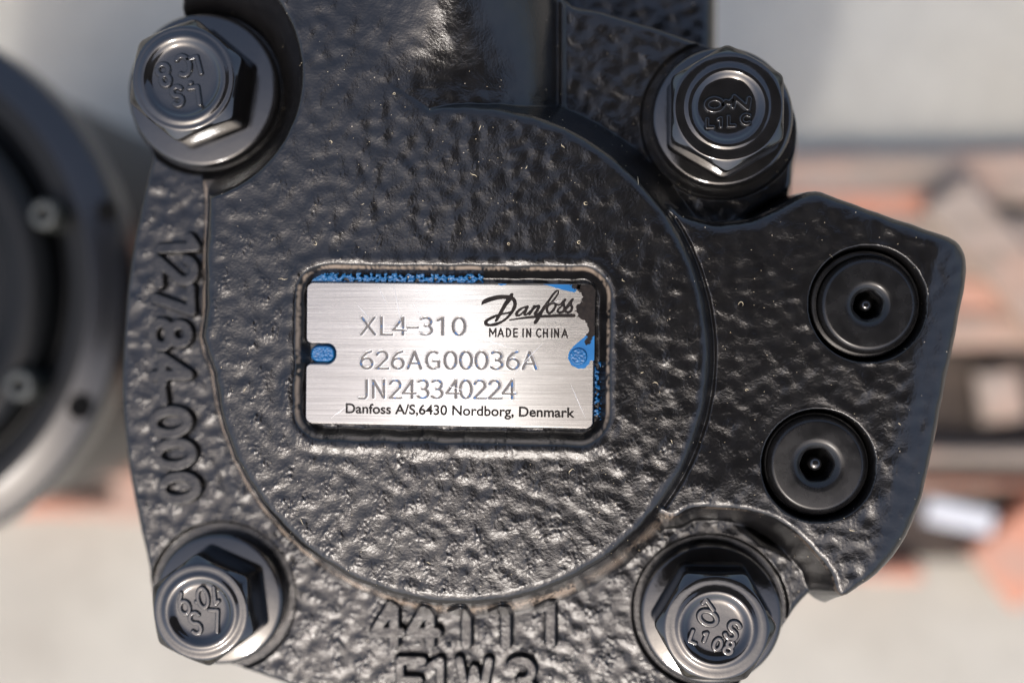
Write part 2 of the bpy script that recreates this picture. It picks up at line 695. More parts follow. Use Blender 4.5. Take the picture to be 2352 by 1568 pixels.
# lug with the two plugs
lug_px = [(1420, 700), (1470, 520), (1530, 462), (1570, 485), (1612, 502), (1660, 508), (1722, 500), (1778, 477), (1832, 447),
          (1880, 436), (1925, 451), (2060, 499), (2186, 541), (2222, 567), (2234, 610), (2228, 665), (2195, 830), (2152, 1050),
          (2120, 1175), (2078, 1262), (2022, 1322), (1948, 1368), (1922, 1360), (1907, 1320), (1877, 1279), (1835, 1234),
          (1778, 1195), (1730, 1179), (1679, 1169), (1594, 1168), (1540, 1190), (1470, 1140), (1430, 950)]
ZG = -3.0
lp = catmull(PP(lug_px, ZG), 3)
sdl = sd_poly(X, Y, lp) + 0.04 * wob
wo = np.maximum(sstep(Y, *[P(0, v, ZG)[1] for v in (1150, 1000)]), sstep(X, *[P(u, 0, ZG)[0] for u in (1930, 1990)]))
hl = layer(sdl, ZG, 1.2, 3.0 + 9.0 * wo)
hl = hl - 0.9 * wo * (1 - sstep(sdl, -0.5, 3.0)) ** 2
# the right side leans away before its rounded edge
ex = P(2150, 0, ZG)[0]
ux, uy = P(2228, 640, ZG)
lx, ly = P(2110, 1200, ZG)
nn = np.array([(uy - ly), -(ux - lx)])
nn = nn / np.linalg.norm(nn)
de = -((X - ux) * nn[0] + (Y - uy) * nn[1])
hl = hl - 1.5 * (1 - sstep(de, 0.0, 8.0)) ** 1.5
# towards the boss foot the lug dishes up slightly at the lower left
gx_, gy_ = P(1640, 1150, ZG)
hl = hl + 1.2 * np.exp(-(((X - gx_) / 16) ** 2 + ((Y - gy_) / 10) ** 2))
h = smax(h, hl, 1.0)
# groove between boss and lug
gr = np.exp(-((sdc + 0.5) / 0.35) ** 2) * (X > P(1480, 0, 0)[0]) * (sdl > 1.5)
h = h - 0.5 * gr
# bolt seats
BOLT = {
    'ul': dict(base=(460, 204), top=(414, 182), rf=182, af=127, ring=104, rot=-9.5),
    'ur': dict(base=(1660, 267), top=(1675, 243), rf=161, af=127, ring=92, rot=0.0),
    'bl': dict(base=(498, 1378), top=(458, 1415), rf=156, af=117, ring=88, rot=7.0),
    'br': dict(base=(1634, 1413), top=(1648, 1441), rf=163, af=122, ring=88, rot=-30.0),
}
for k, b in BOLT.items():
    b['c'] = P(*b['base'], -10.5)
    b['R'] = b['rf'] * pxs(-10.5)
c = BOLT['ul']['c']
dd = np.hypot(X - c[0], Y - c[1])
h = smin(h, -14.0 + np.maximum(dd - BOLT['ul']['R'] - 0.4, 0) * 2.1, 1.4)
for k in ('ur', 'bl', 'br'):
    c = BOLT[k]['c']
    dd = np.hypot(X - c[0], Y - c[1])
    R = BOLT[k]['R'] + (1.5 if k != 'br' else 1.0)
    pk = -14.4 + np.maximum(dd - R, 0) * 5
    h = np.where(dd < R + 3, smin(h, np.where(dd < R + 3, pk, 99), 0.4), h)
# plug counterbores
PLUG = {'a': dict(c=P(1992, 698, -3.5), R=132 * pxs(-3)), 'b': dict(c=P(1879, 1068, -3.3), R=128 * pxs(-3))}
for k, b in PLUG.items():
    dd = np.hypot(X - b['c'][0], Y - b['c'][1])
    pk = -14.0 + np.maximum(dd - b['R'] + 0.9, 0) * 12
    h = np.where(dd < b['R'] + 2, np.minimum(h, pk), h)
# recess of the nameplate
(pl, pt), (pr, pb) = P(700, 646, -1.8), P(1367, 986, -1.8)
PCX, PCY = (pl + pr) / 2, (pt + pb) / 2
TILT = -math.radians(0.7)
rc = P(1036, 813, 0)
sdr = sd_rrect(X, Y, rc[0], rc[1], 357 * pxs(), 194 * pxs(), 4.2, TILT) + 0.05 * wob
rim = 0.22 * np.exp(-((sdr + 1.7) / 1.0) ** 2)
h = h + rim - 2.9 * sstep(sdr, -1.0, 1.25)
ZP = -1.75                         # face of the nameplate
# inset for the casting date
ix, iy = P(1066, 1424, ZL)
sdi = sd_rrect(X, Y, ix, iy, 226 * pxs(ZL), 56 * pxs(ZL), 0.8)
low = (h < ZL + 1.0)
jx, jy = P(1075, 1560, ZL)
sdi = sd_rrect(X, Y, jx, jy, 185 * pxs(ZL), 62 * pxs(ZL), 0.8)

# orange-peel cast skin
n1 = fft_noise(NYg, NXg, GS, 0.5, 1.0, ax=0.8, ay=1.15, seed=1)
n2 = fft_noise(NYg, NXg, GS, 0.78, 2.0, ax=0.8, ay=1.15, seed=2)
n3 = fft_noise(NYg, NXg, GS, 3.0, 8.0, seed=3)
amp = np.clip(0.62 + 0.55 * n3, 0.12, 1.7)
amp = np.where(X > P(1640, 0, 0)[0], amp * 0.8, amp)
ll = np.clip(0.70 + (-(Y - bcy) * 0.011) + (bcx - X) * 0.006, 0.35, 1.2)
skin = (0.0070 * n1 + 0.0088 * (n2 + 0.45 * n2 * np.abs(n2))) * amp * ll + 0.045 * n3
skin = skin * np.where((Y > P(0, 215, 0)[1]) & (X > P(900, 0, 0)[0]) & (X < P(1300, 0, 0)[0]), 0.55, 1.0)
del ll
hy_, hx_ = np.gradient(h, GS)
st_ = np.minimum(np.hypot(hx_, hy_), 3)
del hx_, hy_
flat = np.where((Y > P(0, 300, 0)[1]) & (X > P(960, 0, 0)[0]) & (X < P(1270, 0, 0)[0]), 0.5, 0.3) + 0.7 / (1 + (st_ / 0.8) ** 2)
del st_
for k, b in BOLT.items():
    dd = np.hypot(X - b['c'][0], Y - b['c'][1])
    flat = flat * (0.15 + 0.85 * sstep(dd, b['R'] + 0.8, b['R'] + 2.2))
for k, b in PLUG.items():
    dd = np.hypot(X - b['c'][0], Y - b['c'][1])
    flat = flat * (0.05 + 0.95 * sstep(dd, b['R'] - 0.2, b['R'] + 0.8))
lower = np.where(h < ZL + 2, 1.35, 1.0)
H0 = (h + 0.35 * skin * flat).astype(np.float64)
h = h + skin * flat * lower
H = h.astype(np.float64)


def Hs(x, y, H=None):
    """height of the casting at x, y (arrays)"""
    H = globals()['H'] if H is None else H
    fx = np.clip((np.asarray(x) - xs[0]) / GS, 0, NXg - 2)
    fy = np.clip((np.asarray(y) - ys[0]) / GS, 0, NYg - 2)
    i, j = np.floor(fy).astype(int), np.floor(fx).astype(int)
    a, b = fy - i, fx - j
    return (H[i, j] * (1 - a) * (1 - b) + H[i, j + 1] * (1 - a) * b + H[i + 1, j] * a * (1 - b) + H[i + 1, j + 1] * a * b)


rim_reflection = 1.15 * np.exp(-((sd0 + 2.1) / 1.25) ** 2) * (sdl < 1.0) * np.where(X > bcx, 1 - sstep(Y, P(0, 820, 0)[1], P(0, 640, 0)[1]), 1.0 * (Y < P(0, 400, 0)[1])) + np.exp(-((sdr + 0.35) / 0.28) ** 2) * 0.85  # mask of the tan reflection painted on boss, recess and lug rims
rim_reflection = np.maximum(rim_reflection, np.exp(-((sdl - 0.15) / 0.35) ** 2) * 0.6 * (sd0 < -0.5))
rim_reflection = rim_reflection * np.where((X > P(1320, 0, 0)[0]) & (sdr < -3), 0.45, 1.0)
rim_reflection = rim_reflection * np.clip(0.75 + 0.35 * wob + 0.25 * n2, 0, 1)
hq = np.maximum(np.maximum(H[:-1, :-1], H[1:, 1:]), np.maximum(H[:-1, 1:], H[1:, :-1]))
Hc = np.maximum(H, -48.0)
kp = hq > -44
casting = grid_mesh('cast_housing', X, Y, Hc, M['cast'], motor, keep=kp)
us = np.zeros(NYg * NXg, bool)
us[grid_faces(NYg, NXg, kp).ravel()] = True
at = casting.data.attributes.new('rim_reflection', 'FLOAT', 'POINT')
at.data.foreach_set('value', rim_reflection.ravel()[us].astype(np.float32))
lathe('gear_housing', rounded([(0.1, -30), (47, -30), (47, -120), (40, -122), (40, -150), (52, -152), (52, PZ + 0.2), (0.1, PZ + 0.2)], 1.0),
      bcx, bcy, M['machined'], motor, seg=72)


# ------------------------------------------------------------------ raised characters
def patch(name, lines, wdt, hgt, zf, mat, parent, step=0.11, skirt=0.2, soft=1.0, label=None):
    allp = np.concatenate(lines)
    m = wdt * 1.2 + 0.3
    gx = np.arange(allp[:, 0].min() - m, allp[:, 0].max() + m, step)
    gy = np.arange(allp[:, 1].min() - m, allp[:, 1].max() + m, step)
    A, B = np.meshgrid(gx, gy)
    d = dist_lines(A, B, lines)
    t = np.clip(1 - d / wdt, 0, 1)
    pr = sstep(t, 0.02, 0.5)
    z = zf(A, B) - skirt + (hgt + skirt) * pr
    dq = np.minimum(np.minimum(d[:-1, :-1], d[1:, 1:]), np.minimum(d[1:, :-1], d[:-1, 1:]))
    return grid_mesh(name, A, B, z, mat, parent, keep=dq < wdt * 1.02, label=label)


for ch, (u, v) in zip('12784-000', [(414, 567), (411, 622), (403, 690), (397, 767), (397, 846), (386, 906), (397, 968), (407, 1041),
                                    (417, 1118)]):
    x, y = P(u, v, ZL)
    ln = glyph(ch, x, y, (62 if ch != '-' else 40) * pxs(ZL), 86 * pxs(ZL), -math.pi / 2 + (0.04 if v < 900 else 0.12))
    patch('raised_character', ln, 1.4, 1.3, lambda a, b: Hs(a, b, H0), M['cast'], casting)
for ch, u in zip('44111', (893, 975, 1070, 1160, 1262)):
    x, y = P(u, 1424, ZL)
    ln = glyph(ch, x, y, 62 * pxs(ZL), 98 * pxs(ZL))
    patch('raised_character', ln, 1.5, 1.5, lambda a, b: Hs(a, b, H0), M['cast'], casting)
for ch, u in zip('F1W3', (945, 1010, 1090, 1200)):
    x, y = P(u, 1558, ZL)
    ln = glyph(ch, x, y, 66 * pxs(ZL), 96 * pxs(ZL))
    patch('raised_character', ln, 1.25, 1.5, lambda a, b: Hs(a, b, H0), M['cast'], casting)


# ------------------------------------------------------------------ bolts
def hexr(th, a, rot):
    """radius of a hexagon (half width across flats a, a corner at angle rot) with blunted corners"""
    t = (th - rot) % (math.pi / 3) - math.pi / 6
    r = a / np.cos(t)
    return np.minimum(r, a * 1.145) - 0.0


def bolt(b, text, mats):
    cx, cy = b['c']
    zt = -2.2
    ztop = zt
    topc = (cx, cy)
    a = b['af'] * pxs(ztop)
    # the flange
    R = b['R']
    o = lathe('bolt', rounded([(R * .98, -14.6), (R, -14.0), (R, -12.0), (R - 0.5, -11.35), (a * 1.02, -11.0), (a * .8, -10.9)], .35),
              cx, cy, M['bolt'], motor, seg=120)
    # the head leans over with its measured centre
    rot = math.radians(90) + math.radians(b['rot'])
    ring = b['ring'] * pxs(ztop)
    seg = 180
    th = np.linspace(0, 2 * math.pi, seg, endpoint=False)
    hr = hexr(th, a, rot)
    hr = hr - 0.12 * np.exp(-((((th - rot) % (math.pi / 3)) / (math.pi / 3) - 0.5) ** 2 - 0.25) ** 2 * 900)
    rows = []
    rt = a * 0.965
    zc = ztop - 0.25 - (hr - rt) * 0.62
    def row(r, z):
        r = np.broadcast_to(r, (seg,))
        z = np.broadcast_to(z, (seg,))
        f = np.clip((z + 10.5) / 8.3, 0, 1)
        ccx = cx + (topc[0] - cx) * f
        ccy = cy + (topc[1] - cy) * f
        rows.append(np.stack([ccx + r * np.cos(th), ccy + r * np.sin(th), z], -1))
    row(hr + .35, -11.1)
    row(hr + .05, -10.0)
    for k in (0.0, 0.33, 0.66, 0.93):
        row(hr, -9.8 + (zc + 9.8) * k)
    row(hr - 0.05, zc - 0.04)
    row(hr - 0.16, zc + 0.08)
    for k in (.3, .6, .85):
        row(hr - 0.16 + (rt - hr + .16) * k, zc + .08 + (ztop - 0.17 - zc) * k)
    row(rt - .1, ztop - .05)
    row(rt - .35, ztop)
    w_ = a - ring
    pr = [(ring + w_ * .45, 0.0), (ring + .55, -0.02), (ring + .25, .05), (ring, .18), (ring - .35, .24), (ring - .8, .16), (ring - 1.2, -.12),
          (ring - 1.6, -.42), (ring - 2.1, -.52), (ring * .6, -.55), (ring * .3, -.55), (0.3, -.55)]
    for r, z in pr:
        row(r, ztop + z)
    V = np.concatenate(rows)
    n = len(rows)
    F = []
    for k in range(n - 1):
        for i in range(seg):
            j = (i + 1) % seg
            F.append((k * seg + i, k * seg + j, (k + 1) * seg + j, (k + 1) * seg + i))
    V = np.vstack([V, [topc[0], topc[1], ztop - .55]])
    for i in range(seg):
        F.append(((n - 1) * seg + i, (n - 1) * seg + (i + 1) % seg, len(V) - 1))
    hd = mesh_obj('hex_head', V, F, M['bolt'], o)
    zf = lambda A, B: np.full(A.shape, ztop - .55)
    for (ch, dx, dy, w2, h2, ang, bold) in text:
        x, y = topc[0] + dx * pxs(ztop), topc[1] - dy * pxs(ztop)
        patch('raised_mark', glyph(ch, x, y, w2 * pxs(ztop), h2 * pxs(ztop), math.radians(ang)), bold * 1.2, 0.45, zf, M['bolt'], o,
              step=0.09, skirt=0.06)
    return o


bolt(BOLT['bl'], [('1', 33, -38, 24, 40, 185, .42), ('0', 4, -32, 28, 46, 190, .42), ('9', -42, -18, 28, 50, 190, .42),
                  ('.', -12, -8, 20, 30, 180, .4), ('L', 30, 22, 26, 50, 178, .42), ('S', -14, 28, 28, 50, 190, .42)], M)
bolt(BOLT['ul'], [('C', 0, -32, 34, 46, -165, .5), ('8', -48, -10, 30, 50, -165, .5), ('L', 26, -30, 30, 40, -165, .45),
                  ('S', -16, 40, 28, 44, -172, .5), ('L', 26, 40, 26, 40, -172, .5), ('.', 16, -4, 20, 30, 0, .45)], M)
bolt(BOLT['ur'], [('0', -30, -6, 42, 26, 0, .5), ('~', 0, -8, 22, 26, 8, .5), ('N', 30, -10, 40, 22, -8, .5), ('L', -40, 36, 18, 18, 0, .38),
                  ('1', -16, 34, 16, 18, 0, .38), ('L', 8, 32, 18, 20, 0, .38), ('C', 40, 28, 22, 20, 0, .4)], M)
bolt(BOLT['br'], [('0', -18, -22, 48, 30, -28, .5), ('S', 38, 6, 30, 40, -28, .5), ('1', -16, -52, 30, 30, 35, .45), ('L', -50, 22, 20, 26, -20, .42),
                  ('1', -24, 22, 14, 20, -20, .42), ('0', 4, 38, 18, 26, -20, .42), ('8', 30, 44, 20, 30, -20, .42)], M)


# ------------------------------------------------------------------ plugs
def plug(b, hc, r_face, r_hole, ang):
    cx, cy = b['c']
    fx, fy = hc
    rf = r_face * pxs(-3.6)
    rh = r_hole * pxs(-3.6)
    z = -3.7
    prof = rounded([(rf + .7, -6.4), (rf + .55, z - .9), (rf, z - .25), (rf - .45, z), (rh + 1.5, z), (rh + .9, z - .12), (rh + .3, z - .55), (rh, z - 1.1),
                    (rh * .96, z - 6.5)], .25)

    def rm(r, zz, th):
        if r > rh * 1.1:
            return np.full(len(th), r)
        a = rh * .93
        t = (th - ang) % (math.pi / 3) - math.pi / 6
        k = np.clip((z - .5 - zz) / .8, 0, 1)
        return r * (1 - k) + k * np.minimum(a / np.cos(t), rh)
    o = lathe('plug', prof, fx, fy, M['machined'], motor, seg=96, rmod=rm)
    lathe('socket_floor', [(rh * 1.05, z - 6.3), (rh * .5, z - 6.3)], fx, fy, M['hole'], o, seg=48)
    lathe('glint_stub', [(rh * .42, z - 6.4), (rh * .42, z - 2.6), (rh * .38, z - 2.2), (rh * .28, z - 1.95), (rh * .12, z - 1.85)], fx, fy,
          M['bolt'], o, seg=32)  # glossy stub added to make the glint inside the socket
    lathe('washer_ring', rounded([(b['R'] - .6, -6.6), (b['R'] - .75, -5.2), (b['R'] - 1.6, -5.0), (rf + .5, -5.3)], .2), cx, cy,
          M['machined'], o, seg=96, cap=False)


plug(PLUG['a'], P(1996, 700, -3.7), 103, 33, .3)
plug(PLUG['b'], P(1878, 1068, -3.7), 105, 38, .1)

# ------------------------------------------------------------------ nameplate
PS = 0.085
hx, hy = (pr - pl) / 2, (pt - pb) / 2 - 0.0
gx = np.arange(PCX - hx - .5, PCX + hx + .5, PS)
gy = np.arange(PCY - hy - .8, PCY + hy + .8, PS)
A, B = np.meshgrid(gx, gy)
s = sd_rrect(A, B, PCX, PCY, hx, hy - .25, 1.3, TILT)
nx_, ny_ = P(735, 811, ZP)
notch = sd_rrect(A, B, nx_ - 2.0, ny_, 2.0 + 35 * pxs(), 22 * pxs(), 1.45, TILT)
s = smin(s, -notch, 0.9)
ENG = []


def eng_row(text, cs, v0, v1, w_):
    for ch, u in zip(text, cs):
        uu = (950 + u / 1.96) / 1.4694
        va, vb = (850 + v0 / 1.96) / 1.4694, (850 + v1 / 1.96) / 1.4694
        dv = (uu - 950) * 0.004
        x, y = P(uu, (va + vb) / 2 + dv, ZP)
        ENG.append(glyph(ch, x, y, w_ / 1.96 / 1.4694 * pxs(ZP), (vb - va) * pxs(ZP), TILT * 0.4))


eng_row('XL4-310', (572, 692, 782, 868, 958, 1062, 1175), 432, 546, 92)
eng_row('626AG00036A', (562, 664, 768, 880, 998, 1118, 1221, 1323, 1425, 1531, 1642), 656, 770, 88)
eng_row('JN243340224', (548, 642, 752, 843, 937, 1030, 1133, 1220, 1312, 1410, 1505), 846, 964, 86)
gd = np.zeros_like(A)
for ln in ENG:
    al = np.concatenate(ln)
    j0, j1 = np.searchsorted(gx, al[:, 0].min() - .5), np.searchsorted(gx, al[:, 0].max() + .5)
    i0, i1 = np.searchsorted(gy, al[:, 1].min() - .5), np.searchsorted(gy, al[:, 1].max() + .5)
    d = dist_lines(A[i0:i1, j0:j1], B[i0:i1, j0:j1], ln)
    prf = -0.07 * (1 - sstep(d, 0.05, 0.17)) + 0.010 * np.exp(-((d - .23) / .06) ** 2)
    sub = gd[i0:i1, j0:j1]
    gd[i0:i1, j0:j1] = np.where(np.abs(prf) > np.abs(sub), prf, sub)
Zp = ZP + gd - 0.35 * (1 - sstep(s, 0.0, 0.28))
sq = np.maximum(np.maximum(s[:-1, :-1], s[1:, 1:]), np.maximum(s[1:, :-1], s[:-1, 1:]))
Zp = np.where(s < 0, ZP - 1.2, Zp)
plate = grid_mesh('nameplate', A, B, Zp, M['plate'], motor, keep=sq > 0, label='brushed aluminium nameplate set in the recess')

for ln in ENG:
    al = np.concatenate(ln)
    st = 0.06
    g1 = np.arange(al[:, 0].min() - .4, al[:, 0].max() + .4, st)
    g2 = np.arange(al[:, 1].min() - .4, al[:, 1].max() + .4, st)
    a_, b_ = np.meshgrid(g1, g2)
    Fd = 0.118 - dist_lines(a_, b_, ln) + 0.03 * rng.standard_normal(a_.shape)
    field_mesh('engraved_character', g1[0], g2[0], st, Fd, lambda x, y: ZP - 0.02, M['groove'], plate)


def fnoise(shape, st, lam, seed):
    return fft_noise(shape[0], shape[1], st, lam, lam * 3, seed=seed)


def paint_area(name, px, mat, z, rough, lam, seed, parent, st=0.08, label=None, extra=None):
    pp = PP(px, z)
    g1 = np.arange(pp[:, 0].min() - .6, pp[:, 0].max() + .6, st)
    g2 = np.arange(pp[:, 1].min() - .6, pp[:, 1].max() + .6, st)
    a_, b_ = np.meshgrid(g1, g2)
    F = sd_poly(a_, b_, pp) + rough * fnoise(a_.shape, st, lam, seed)
    if extra is not None:
        F = extra(a_, b_, F)
    return field_mesh(name, g1[0], g2[0], st, F, lambda x, y: z, mat, parent, label)


# blue and black paint left on the plate
zb = ZP + 0.02
inpl = lambda a_, b_, F: np.minimum(F, sd_rrect(a_, b_, PCX, PCY, hx - .15, hy - .4, 1.2, TILT))


def Z5(pts):                       # points read off a strong enlargement of the plate's right end
    return [((1600 + a / 5.113) / 1.4694, (950 + b / 5.113) / 1.4694) for a, b in pts]


paint_area('blue_paint_patch', Z5([(1100, 30), (1260, 60), (1400, 105), (1560, 150), (1740, 190), (1800, 100), (1800, 30)]), M['blueflat'],
           zb, 0.02, .3, 3, plate, extra=inpl)
paint_area('blue_paint_patch', Z5([(380, 30), (440, 65), (540, 62), (580, 30)]), M['blueflat'], zb, 0.03, .3, 4, plate, extra=inpl)
paint_area('blue_paint_patch', Z5([(1980, 870), (1900, 960), (1720, 1110), (1640, 1210), (1620, 1330), (1680, 1440), (1790, 1500), (1900, 1500),
                                   (1990, 1420), (2000, 1360), (2140, 1370), (2140, 820), (2040, 830)]), M['blueflat'], zb, 0.02, .3, 5, plate,
           extra=inpl)
paint_area('black_paint_patch', Z5([(1800, 30), (1770, 110), (1800, 160), (1850, 200), (1870, 260), (1850, 370), (1790, 400), (1755, 440), (1780, 490),
                                    (1740, 500), (1800, 560), (1790, 610), (1850, 640), (1920, 680), (1960, 760), (1990, 840), (1940, 910), (1960, 960),
                                    (1900, 1040), (1930, 1100), (1990, 1080), (2040, 960), (2100, 900), (2140, 850), (2160, 30)]), M['print'],
           zb + .02, 0.07, .28, 6, plate, extra=inpl)
paint_area('black_paint_patch', Z5([(1650, 30), (1690, 100), (1780, 150), (1840, 120), (1840, 30)]), M['print'], zb + .02, 0.16, .2, 8, plate, extra=inpl)
# paint on the floor of the recess
zfl = -2.75


def pad(name, u0, v0, u1, v1, zt, r, mat, parent, amp=.05, step=.1, seed=1, ragged=0.0, label=None):
    (a0, b0), (a1, b1) = P(u0, v0, zt), P(u1, v1, zt)
    g1 = np.arange(a0 - .3, a1 + .3, step)
    g2 = np.arange(b1 - .3, b0 + .3, step)
    a_, b_ = np.meshgrid(g1, g2)
    s_ = sd_rrect(a_, b_, (a0 + a1) / 2, (b0 + b1) / 2, (a1 - a0) / 2, (b0 - b1) / 2, r, TILT)
    s_ = s_ + ragged * fnoise(a_.shape, step, .7, seed + 40)
    z_ = zt - .9 * (1 - sstep(s_, -.02, .35)) + amp * fnoise(a_.shape, step, .35, seed)
    k = np.maximum(s_[:-1, :-1], s_[1:, 1:]) > 0
    return grid_mesh(name, a_, b_, z_, mat, parent, keep=k, label=label)


pad('drive_pin', 712, 791, 770, 833, ZP - .1, 1.4, M['blue'], plate, .035, label='blue painted pin in the left slot')
pad('drive_pin', 1305, 796, 1352, 842, ZP + .35, 1.6, M['blue'], plate, .03, seed=2, label='blue painted round pin at the right end')
pad('blue_paint_residue', 700, 628, 1108, 652, ZP - .45, .3, M['blue'], plate, .035, seed=3, ragged=.6)
pad('blue_paint_residue', 700, 626, 775, 665, ZP - .5, .5, M['blue'], plate, .03, seed=4, ragged=.2)
pad('blue_paint_residue', 1366, 835, 1378, 960, ZP - .45, .2, M['blue'], plate, .08, seed=6, ragged=.7)

# printed logo and lines
LOGO = [
    [(128, 402, 6), (160, 360, 60), (210, 330, 80), (300, 300, 80), (400, 275, 78), (500, 268, 70), (600, 272, 70)],
    [(662, 215, 34), (648, 232, 60), (610, 300, 84), (560, 365, 78), (520, 430, 68), (475, 510, 64), (430, 590, 58), (385, 665, 50), (365, 692, 14)],
    [(640, 270, 60), (690, 320, 66), (708, 385, 66), (690, 455, 66), (650, 530, 52), (595, 600, 46), (530, 660, 42), (450, 708, 46), (360, 740, 56),
     (270, 752, 46), (212, 735, 60), (200, 700, 62), (235, 662, 52), (310, 622, 50), (400, 584, 40), (500, 556, 34), (590, 540, 32), (660, 512, 30)],
    [(925, 432, 40), (850, 450, 34), (780, 490, 46), (735, 545, 56), (735, 585, 44), (790, 580, 34), (850, 525, 34), (915, 450, 34)],
    [(925, 435, 44), (890, 510, 48), (868, 565, 42), (905, 570, 30), (965, 510, 28)],
    [(1040, 425, 44), (1005, 485, 50), (955, 560, 46)],
    [(985, 520, 28), (1060, 440, 40), (1120, 425, 48), (1095, 490, 54), (1050, 555, 48), (1090, 568, 30), (1160, 500, 30), (1230, 420, 30)],
    [(1055, 705, 60), (1095, 650, 66), (1140, 570, 56), (1200, 460, 58), (1250, 390, 50), (1310, 300, 42), (1380, 205, 38), (1430, 160, 28), (1455, 172, 26),
     (1440, 225, 32), (1370, 320, 34), (1310, 390, 34), (1240, 430, 30)],
    [(1350, 372, 44), (1290, 400, 44), (1258, 460, 48), (1268, 525, 46), (1310, 545, 40), (1370, 490, 44), (1405, 420, 44), (1385, 375, 40), (1300, 385, 34)],
    [(1400, 390, 34), (1480, 400, 30), (1560, 320, 44), (1575, 308, 36)],
    [(1572, 312, 44), (1545, 350, 48), (1548, 400, 46), (1562, 455, 48), (1535, 515, 44), (1480, 535, 42), (1440, 510, 40), (1470, 460, 34), (1540, 400, 30)],
    [(1560, 480, 30), (1620, 400, 30), (1690, 315, 44)],
    [(1702, 308, 44), (1675, 350, 48), (1672, 400, 46), (1690, 450, 48), (1665, 512, 44), (1612, 530, 42), (1575, 508, 40), (1610, 450, 32), (1670, 400, 28)],
    [(612, 664, 22), (720, 648, 30), (900, 622, 40), (1080, 606, 48), (1250, 598, 48), (1450, 588, 56), (1600, 586, 60), (1722, 588, 62)],
]
lx0, ly1 = P(*Z5([(90, 130)])[0], ZP)
lx1, ly0 = P(*Z5([(1770, 800)])[0], ZP)
st = 0.05
g1 = np.arange(lx0, lx1, st)
g2 = np.arange(ly0, ly1, st)
a_, b_ = np.meshgrid(g1, g2)
F = np.full(a_.shape, -9.0)
for strk in LOGO:
    q3 = [(*P(*Z5([(x, y)])[0], ZP), w_ / 5.113 / 1.4694 / 2 * pxs()) for x, y, w_ in strk]
    q3 = catmull(q3, 4, closed=False)
    for (ax, ay, aw), (bx, by, bw) in zip(q3[:-1], q3[1:]):
        dx, dy = bx - ax, by - ay
        t = np.clip(((a_ - ax) * dx + (b_ - ay) * dy) / (dx * dx + dy * dy + 1e-12), 0, 1)
        F = np.maximum(F, aw + (bw - aw) * t - np.hypot(a_ - ax - t * dx, b_ - ay - t * dy))
F = F + 0.012 * fnoise(a_.shape, st, .2, 9)
field_mesh('printed_logo', g1[0], g2[0], st, F, lambda x, y: zb + .012, M['print'], plate)


def print_line(name, body, u0, u1, vbase, cap, parent, off=0.0, ang=0.0):
    cu = bpy.data.curves.new('type', 'FONT')
    cu.body = body
    cu.size = 1.0
    cu.offset = off
    cu.fill_mode = 'FRONT'
    to = bpy.data.objects.new('type', cu)
    COL.objects.link(to)
    dg = bpy.context.evaluated_depsgraph_get()
    me = to.evaluated_get(dg).to_mesh()
    V = np.array([v.co[:] for v in me.vertices])
    Fs = [tuple(p.vertices) for p in me.polygons]
    to.evaluated_get(dg).to_mesh_clear()
    bpy.data.objects.remove(to)
    bpy.data.curves.remove(cu)
    x0, x1 = V[:, 0].min(), V[:, 0].max()
    (wx0, wy0), (wx1, _) = P(u0, vbase, ZP), P(u1, vbase, ZP)
    sx = (wx1 - wx0) / (x1 - x0)
    sy = cap * pxs(ZP) / 0.69
    X_ = (V[:, 0] - x0) * sx
    Y_ = V[:, 1] * sy
    W = np.stack([wx0 + X_ * math.cos(ang) - Y_ * math.sin(ang), wy0 + X_ * math.sin(ang) + Y_ * math.cos(ang), np.full(len(V), zb + .012)], -1)
    return mesh_obj(name, W, Fs, M['print'], parent, smooth=False)


mil = []
for ch, z5 in zip('MADEINCHINA', (322, 460, 592, 714, 846, 942, 1116, 1232, 1340, 1424, 1564)):
    u_, v_ = Z5([(z5, 885 + (z5 - 900) * .012)])[0]
    x_, y_ = P(u_, v_, ZP)
    mil += glyph(ch, x_, y_, (104 if ch == 'M' else 92 if ch in 'AC' else 76) / 5.113 / 1.4694 * pxs(ZP), 134 / 5.113 / 1.4694 * pxs(ZP), -math.radians(.4))
al = np.concatenate(mil)
g1 = np.arange(al[:, 0].min() - .4, al[:, 0].max() + .4, .05)
g2 = np.arange(al[:, 1].min() - .4, al[:, 1].max() + .4, .05)
a_, b_ = np.meshgrid(g1, g2)
field_mesh('printed_line', g1[0], g2[0], .05, 0.128 - dist_lines(a_, b_, mil) + 0.012 * fnoise(a_.shape, .05, .25, 12), lambda x, y: zb + .012,
           M['print'], plate)
print_line('printed_line', 'Danfoss A/S,6430 Nordborg, Denmark', 794, 1320, 948, 22, plate, .022, -math.radians(.8))

# fine scratches on the plate, lint and dust on the paint
q = NT('bright_scratch')
q.set(Base_Color=(0.8, 0.8, 0.8, 1), Metallic=1.0, Roughness=0.5)
M['scratch'] = q.m
q = NT('pale_lint')
q.set(Base_Color=(0.5, 0.42, 0.28, 1), Roughness=0.8)
M['lint'] = q.m


def ribbons(name, paths, wd, zf, mat, parent):
    V, F = [], []
    for pth in paths:
        a = np.asarray(pth)
        t = np.gradient(a, axis=0)
        t = t / (np.linalg.norm(t, axis=1)[:, None] + 1e-9)
        nrm = np.stack([-t[:, 1], t[:, 0]], -1)
        w2 = wd * np.clip(np.sin(np.linspace(0.12, math.pi - .12, len(a))), .3, 1)[:, None]
        b0 = len(V)
        for k, (p_, n_, q_) in enumerate(zip(a, nrm, w2)):
            for sgn, dz in ((-1, 0), (0, wd * .9), (1, 0)):
                x_, y_ = p_ + n_ * q_ * sgn
                V.append((x_, y_, zf(x_, y_) + dz))
            if k:
                o0 = b0 + 3 * (k - 1)
                F += [(o0, o0 + 1, o0 + 4, o0 + 3), (o0 + 1, o0 + 2, o0 + 5, o0 + 4)]
    return mesh_obj(name, V, F, mat, parent)


